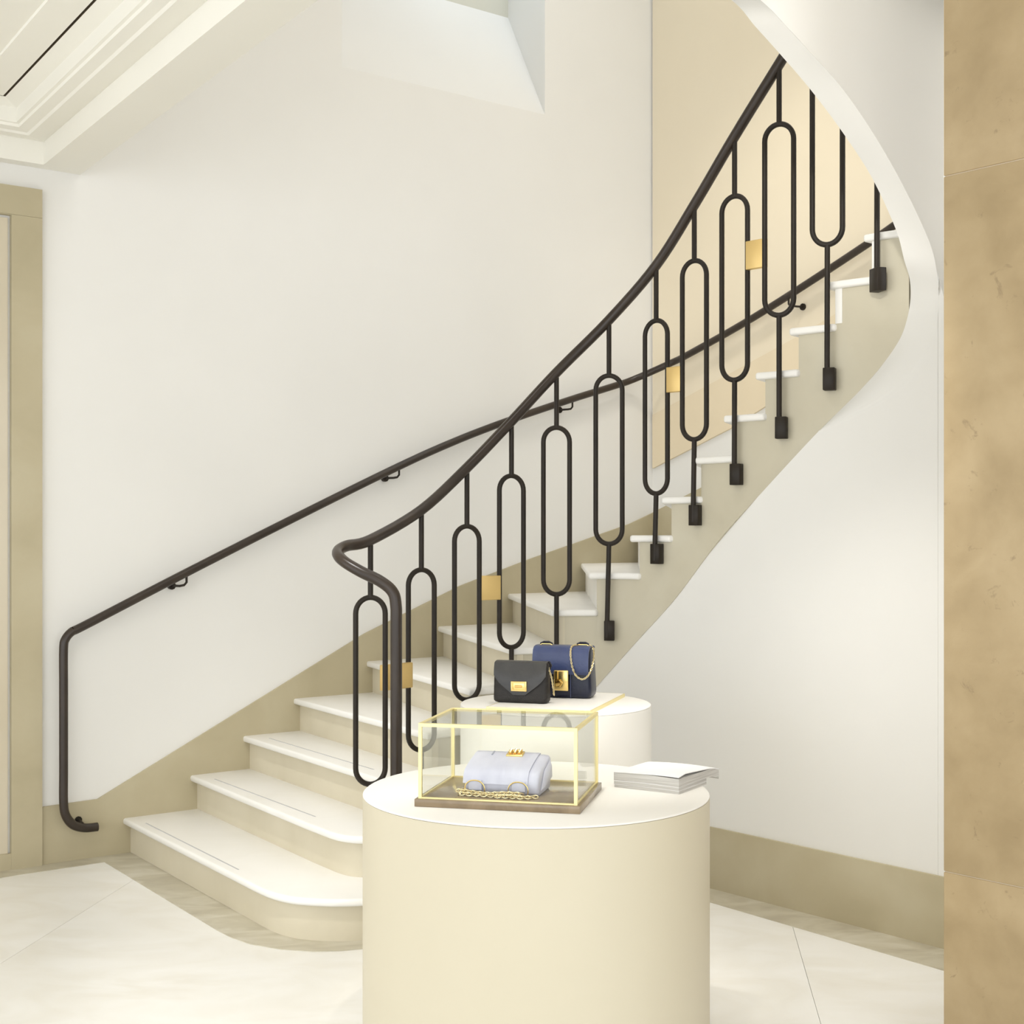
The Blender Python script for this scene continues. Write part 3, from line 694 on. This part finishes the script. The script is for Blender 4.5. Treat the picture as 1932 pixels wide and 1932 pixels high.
m = chain_mesh(spline([(BW/2-0.004, 0.0, BH-0.012), (BW/2+0.010, -0.006, BH-0.05), (BW/2+0.016, -0.008, 0.06), (BW/2+0.018, 0.0, 0.03), (BW/2+0.012, 0.02, 0.05)], 6), 0.0036, 0.0010, 0.006)
m.build('chain', M['chain'], bb)
m = MB().tube([(BW/2-0.006, 0.012, BH-0.035), (BW/2+0.004, 0.012, BH-0.01), (BW/2-0.004, 0.012, BH+0.003)], 0.004, 6); m.build('strap_tab', M['black'], bb)

# blue structured bag
ux_ = Vector(((1065-CX)/FPX*5.08, 5.085, 0))
ub = thing('handbag', 'structured navy handbag with glossy blue flap, gold lock and chain behind the black clutch', 'handbag', (ux_.x, ux_.y, ZB), RB, 'handbags on display')
UW, UH, UD = 0.232, 0.186, 0.100
auto_smooth(loft_box(UW, UH, UD, 0.022, 0.80, 0.010, side_taper=0.07).build('bag_body', M['navy'], ub), 60)
# flap : profile swept across the width, over the top and down the front
prof_f = [(0.040, UH+0.002), (0.02, UH+0.008), (-0.015, UH+0.008), (-0.040, UH+0.004), (-0.054, UH-0.008), (-0.060, UH-0.03), (-0.063, UH-0.06), (-0.064, UH-0.085), (-0.062, UH-0.092)]
prof_b = [(y+0.004 if y < -0.03 else y, z-0.005) for y, z in prof_f]
V = []; F = []; cols = 13; fwid = UW*0.93
for i in range(cols):
    x = -fwid/2+fwid*i/(cols-1); e = abs(2*i/(cols-1)-1)
    for k, (y, z) in enumerate(prof_f):
        cut = 0.006*max(0, (e-0.8)/0.2) if k >= len(prof_f)-2 else 0
        V.append((x, y, z+cut))
    for y, z in prof_b: V.append((x, y, z))
n1 = len(prof_f)
for i in range(cols-1):
    a, b2 = i*2*n1, (i+1)*2*n1
    for k in range(n1-1):
        F.append((a+k, a+k+1, b2+k+1, b2+k)); F.append((a+n1+k, b2+n1+k, b2+n1+k+1, a+n1+k+1))
    F.append((a, b2, b2+n1, a+n1)); F.append((a+n1-1, a+2*n1-1, b2+2*n1-1, b2+n1-1))
for a in (0, (cols-1)*2*n1):
    for k in range(n1-1): F.append((a+k, a+n1+k, a+n1+k+1, a+k+1))
auto_smooth(mesh('flap', V, F, M['blue'], ub), 50)
lk = MB().box((0.006, -0.069, 0.068), (0.056, 0.008, 0.076)); lko = lk.build('lock', M['gold'], ub); bevel(lko, 0.004, 2)
m = MB()
m.box((-0.012, -0.075, 0.088), (0.012, 0.006, 0.030)); m.tube([(-0.012, -0.077, 0.052), (0.006, -0.077, 0.056)], 0.006, 8)
m.tube([(-0.012, -0.076, 0.066), (0.002, -0.079, 0.070), (0.012, -0.076, 0.060), (0.002, -0.077, 0.045)], 0.0035, 6)
m.build('lock_dial', principled('dark_gold', (0.55, 0.38, 0.12), 0.3, 1.0), lko)  # darker gold than the lock plate
for sx in (-0.070, 0.072):
    lp = MB().tube([(sx-0.024, 0.0, UH+0.002), (sx-0.021, 0.0, UH+0.013), (sx-0.010, 0.0, UH+0.018), (sx+0.010, 0.0, UH+0.018), (sx+0.021, 0.0, UH+0.013), (sx+0.024, 0.0, UH+0.002)], 0.0045, 8).build('strap_loop', M['navy'], ub)
    MB().tube([(sx-0.026, -0.003, UH+0.006), (sx-0.016, -0.004, UH+0.012), (sx+0.016, -0.004, UH+0.012), (sx+0.026, -0.003, UH+0.006)], 0.0022, 6).build('ring', M['gold'], lp)
m = chain_mesh(spline([(0.048, -0.012, UH+0.012), (0.040, -0.045, UH+0.006), (0.042, -0.068, UH-0.02), (0.050, -0.074, UH-0.065), (0.066, -0.076, UH-0.098), (0.090, -0.074, UH-0.110), (0.112, -0.066, UH-0.092), (0.122, -0.045, UH-0.05), (0.116, -0.015, UH-0.005), (0.098, -0.004, UH+0.012)], 6), 0.0040, 0.0012, 0.0068)
m.build('chain', M['chain'], ub)
MB().tube([(0.040, -0.0585, 0.004), (0.040, -0.0615, 0.05), (0.040, -0.0605, 0.095)], 0.0012, 6).build('seam', M['blue'], ub)

# ------------------------------------------------------------------ glass case with the lilac bag
RC = math.atan2(-0.106, 0.461)
cx_, cy_ = Vector((math.cos(RC), math.sin(RC), 0)), Vector((-math.sin(RC), math.cos(RC), 0))
CW, CD = 0.473, 0.372
cc = Vector((-0.275, 3.80, 0))+cx_*CW/2+cy_*CD/2
case = thing('display_case', 'brass framed glass display case on a brown marble base on the front drum', 'display case', (cc.x, cc.y, ZD), RC)
o = MB().box((0, 0, 0.011), (CW, CD, 0.022)).build('base', M['plinth'], case); bevel(o, 0.002, 2)
gw, gd, gz0, gz1 = CW-0.028, CD-0.028, 0.022, 0.234
def edges_box(r):
    m = MB(); x, y = gw/2, gd/2
    for sx in (-1, 1):
        for sy in (-1, 1): m.box((sx*x, sy*y, (gz0+gz1)/2), (r*2, r*2, gz1-gz0))
    for sy in (-1, 1): m.box((0, sy*y, gz1-r), (gw-2*r, 2*r, 2*r))
    for sx in (-1, 1): m.box((sx*x, 0, gz1-r), (2*r, gd-2*r, 2*r))
    for sy in (-1, 1): m.box((0, sy*y, gz0+0.002), (gw-2*r, 2*r*0.7, 0.004))
    for sx in (-1, 1): m.box((sx*x, 0, gz0+0.002), (2*r*0.7, gd-2*r, 0.004))
    return m
edges_box(0.0048).build('frame', M['brassframe'], case)
zm, hz = (gz0+gz1)/2, gz1-gz0-0.012
for nm, c, sz in (('pane', (0, -gd/2, zm), (gw-0.011, 0.003, hz)), ('pane', (0, gd/2, zm), (gw-0.011, 0.003, hz)), ('pane', (-gw/2, 0, zm), (0.003, gd-0.011, hz)), ('pane', (gw/2, 0, zm), (0.003, gd-0.011, hz)), ('pane', (0, 0, gz1-0.003), (gw-0.011, gd-0.011, 0.003))):
    MB().box(c, sz).build(nm, M['glass'], case)

lx = Vector(((960-CX)/FPX*3.9, 3.925, 0))
lb = thing('handbag', 'pale lilac leather handbag lying on its back inside the glass case', 'handbag', (lx.x, lx.y, ZD+0.022), RC-0.02, 'handbags on display')
LW = 0.216
def bag_prof(k=1.0, g=0.0):
    """side outline of the lying bag (y, z): front is rounded and low, back is taller"""
    return [(-0.070-g, 0.000), (-0.084-g, 0.012), (-0.089-g, 0.030), (-0.086-g, 0.050), (-0.072, 0.066+g), (-0.045, 0.075+g), (0.0, 0.086+g), (0.045, 0.095+g), (0.070, 0.097+g), (0.083+g, 0.088), (0.087+g, 0.06), (0.082+g, 0.025), (0.070+g, 0.000)]
def sweep_x(prof_, x0, x1, seg=10, inset=0.010):
    m = MB(); vs = []; fs = []; k = len(prof_); cy0 = 0.0; cz0 = 0.045
    xs_ = [x0, x0+0.002, x0+0.007, x0+0.016]+[x0+(x1-x0)*i/seg for i in range(1, seg)]+[x1-0.016, x1-0.007, x1-0.002, x1]
    xs_.sort()
    for x in xs_:
        e = min(x-x0, x1-x); s_ = inset*(1-math.sqrt(max(0, 1-(1-min(1, e/0.016))**2))) if e < 0.016 else 0
        for y, z in prof_:
            v = Vector((y-cy0, z-cz0)); l = v.length; v = v*(1-s_/l)
            zz = v.y+cz0
            vs.append((x, v.x+cy0, max(0.0005, zz)))
    for i in range(len(xs_)-1):
        for j in range(k): fs.append((i*k+j, i*k+(j+1) % k, (i+1)*k+(j+1) % k, (i+1)*k+j))
    fs.append(tuple(range(k-1, -1, -1))); fs.append(tuple((len(xs_)-1)*k+j for j in range(k)))
    m.add(vs, fs); return m
auto_smooth(sweep_x(bag_prof(), -LW/2, LW/2).build('bag_body', M['lilac'], lb), 50)
# flap over the upper face and down the rounded front
pf = [(0.078, 0.098), (0.070, 0.1015), (0.045, 0.0995), (0.0, 0.0905), (-0.045, 0.0795), (-0.074, 0.0700), (-0.0895, 0.052), (-0.0935, 0.034)]
pi_ = [(0.078, 0.095), (0.070, 0.0985), (0.045, 0.0965), (0.0, 0.0875), (-0.045, 0.0765), (-0.072, 0.0675), (-0.087, 0.0505), (-0.0905, 0.034)]
V, F = [], []; n1 = len(pf); x0, x1 = -LW/2-0.004, LW/2-0.030; cols = 12
for i in range(cols):
    x = x0+(x1-x0)*i/(cols-1)
    V += [(x, y, z) for y, z in pf]+[(x, y, z) for y, z in pi_]
for i in range(cols-1):
    a, b2 = i*2*n1, (i+1)*2*n1
    for k in range(n1-1):
        F.append((a+k, a+k+1, b2+k+1, b2+k)); F.append((a+n1+k, b2+n1+k, b2+n1+k+1, a+n1+k+1))
    F.append((a, b2, b2+n1, a+n1)); F.append((a+n1-1, a+2*n1-1, b2+2*n1-1, b2+n1-1))
for a in (0, (cols-1)*2*n1):
    for k in range(n1-1): F.append((a+k, a+n1+k, a+n1+k+1, a+k+1))
auto_smooth(mesh('flap', V, F, M['lilac'], lb), 50)
# gusset fold at the right end
m = MB().slab([(LW/2+0.001, -0.07, 0.012), (LW/2+0.001, -0.02, 0.066), (LW/2+0.001, 0.06, 0.088), (LW/2+0.001, 0.07, 0.03)], [(LW/2+0.009, -0.045, 0.02), (LW/2+0.009, -0.01, 0.055), (LW/2+0.009, 0.05, 0.072), (LW/2+0.009, 0.055, 0.035)])
bevel(m.build('gusset', M['lilac'], lb), 0.003, 2)
tilt = Vector((0, 0.098, 0.02)).normalized()
nrm = Vector((0, -0.2, 0.98)).normalized()
cp = Vector((0.010, 0.040, 0.1005))
o = MB().box(cp, (0.050, 0.036, 0.006), (1, 0, 0), Vector((0, 0.98, 0.2))).build('clasp', M['gold'], lb); bevel(o, 0.002, 2)
m = MB()
for dx in (-0.014, 0.0, 0.013): m.tube([cp+Vector((dx, -0.008, 0.003)), cp+Vector((dx+0.002, 0.0, 0.012)), cp+Vector((dx+0.004, 0.008, 0.004))], 0.0045, 7)
m.tube([cp+Vector((-0.02, 0.004, 0.007)), cp+Vector((0.02, 0.006, 0.010))], 0.0035, 7)
m.build('clasp_lock', M['gold'], o)
MB().box((-0.058, 0.043, 0.1002), (0.004, 0.030, 0.002), (1, 0, 0), Vector((0, 0.98, 0.2))).build('stitch_mark', principled('grey_lilac', (0.30, 0.32, 0.42), 0.5), lb)
for sx in (-0.075, 0.052):
    tb2 = MB().box((sx, -0.0945, 0.030), (0.040, 0.006, 0.030), (1, 0, 0), Vector((0, 1, 0.12)), Vector((0, -0.12, 1))).build('strap_tab', M['lilac'], lb); bevel(tb2, 0.002, 2)
    pts = [(sx-0.026, -0.098, 0.004), (sx-0.029, -0.099, 0.020), (sx-0.024, -0.100, 0.034), (sx-0.010, -0.1005, 0.043), (sx+0.010, -0.1005, 0.043), (sx+0.024, -0.100, 0.034), (sx+0.029, -0.099, 0.020), (sx+0.026, -0.098, 0.004)]
    MB().tube(spline(pts, 4), 0.0018, 6).build('ring', M['gold'], tb2)
cp_ = spline([(-0.119, -0.05, 0.007), (-0.122, -0.085, 0.007), (-0.115, -0.108, 0.006), (-0.07, -0.112, 0.006), (-0.03, -0.116, 0.006), (0.0, -0.124, 0.006), (0.03, -0.120, 0.006), (0.06, -0.124, 0.006), (0.09, -0.114, 0.006), (0.110, -0.100, 0.006)], 8)
chain_mesh(cp_, 0.0066, 0.0019, 0.0110).build('chain', M['chain'], lb)
cp_ = spline([(-0.122, -0.100, 0.013), (-0.10, -0.104, 0.013), (-0.04, -0.112, 0.010), (0.01, -0.115, 0.014), (0.05, -0.113, 0.014), (0.07, -0.106, 0.010)], 8)
chain_mesh(cp_, 0.0066, 0.0019, 0.0110).build('chain', M['chain'], lb)

# ------------------------------------------------------------------ magazines
mc = Vector((0.4915, 3.979, 0)); mf = Vector((-0.183, 0.117, 0)).normalized(); mr = Vector((0.105, 0.161, 0)).normalized()
def magazine(label, w, l, z0, th, rot, a0, a1, curl=0.0, lift=0.0):
    """corner nearest the camera at the origin; a0/a1 = how far the lower/upper face arches"""
    t = thing('magazine', label, 'magazine', (mc.x, mc.y, z0), rot, 'stack of magazines')
    nu, nv = 14, 18
    for nm, ka, kb, mt in (('page_block', 0.0, 0.90, M['pages']), ('cover', 0.91, 1.0, M['paper'])):
        V, F = [], []
        for k in (ka, kb):
            for i in range(nu+1):
                for j in range(nv+1):
                    u, v = i/nu, j/nv; p = mf*(w*u)+mr*(l*v)
                    z = th*k+(a0+(a1-a0)*k)*math.sin(PI*u)-curl*max(0, v-0.72)**2*12*(1-0.35*k)
                    if nm == 'cover': z += lift*max(0, 1-u*1.7)**1.2*max(0, 1-v/0.8)**0.9*min(1, 0.35+v*4)
                    V.append((p.x, p.y, z))
        N = (nu+1)*(nv+1)
        for i in range(nu):
            for j in range(nv):
                a = i*(nv+1)+j; F.append((a, a+nv+1, a+nv+2, a+1)); F.append((N+a, N+a+1, N+a+nv+2, N+a+nv+1))
        for i in range(nu):
            for j in (0, nv): a = i*(nv+1)+j; F.append((a, a+nv+1, N+a+nv+1, N+a))
        for j in range(nv):
            for i in (0, nu): a = i*(nv+1)+j; F.append((a, a+1, N+a+1, N+a))
        auto_smooth(mesh(nm, V, F, mt, t), 40)
    return t
magazine('bottom magazine of the white stack on the front drum', 0.215, 0.190, ZD, 0.010, 0, 0, 0.001)
magazine('middle magazine of the white stack on the front drum', 0.216, 0.192, ZD+0.0102, 0.010, 0.006, 0.001, 0.002)
magazine('top white magazine of the stack with its cover lifting and its end overhanging', 0.218, 0.275, ZD+0.0205, 0.026, -0.008, 0.002, 0.004, 0.016, 0.012)

# ------------------------------------------------------------------ labels for parts that look unlike the rest of their thing
PART = {'brass_block': 'square brass block between two ovals', 'chain': 'pale gold chain', 'clasp': 'gold clasp plate', 'lock': 'gold lock plate', 'pane': 'clear glass pane', 'inlay': 'thin grey anti-slip inlay line', 'base': 'brown marble base', 'brass_edge': 'thin brass edging', 'cover': 'white cover sheet'}
for o in bpy.data.objects:
    k = o.name.split('.')[0]
    if k in PART and o.parent and not (k == 'pane' and o.parent.name.startswith('window')): o['label'] = PART[k]
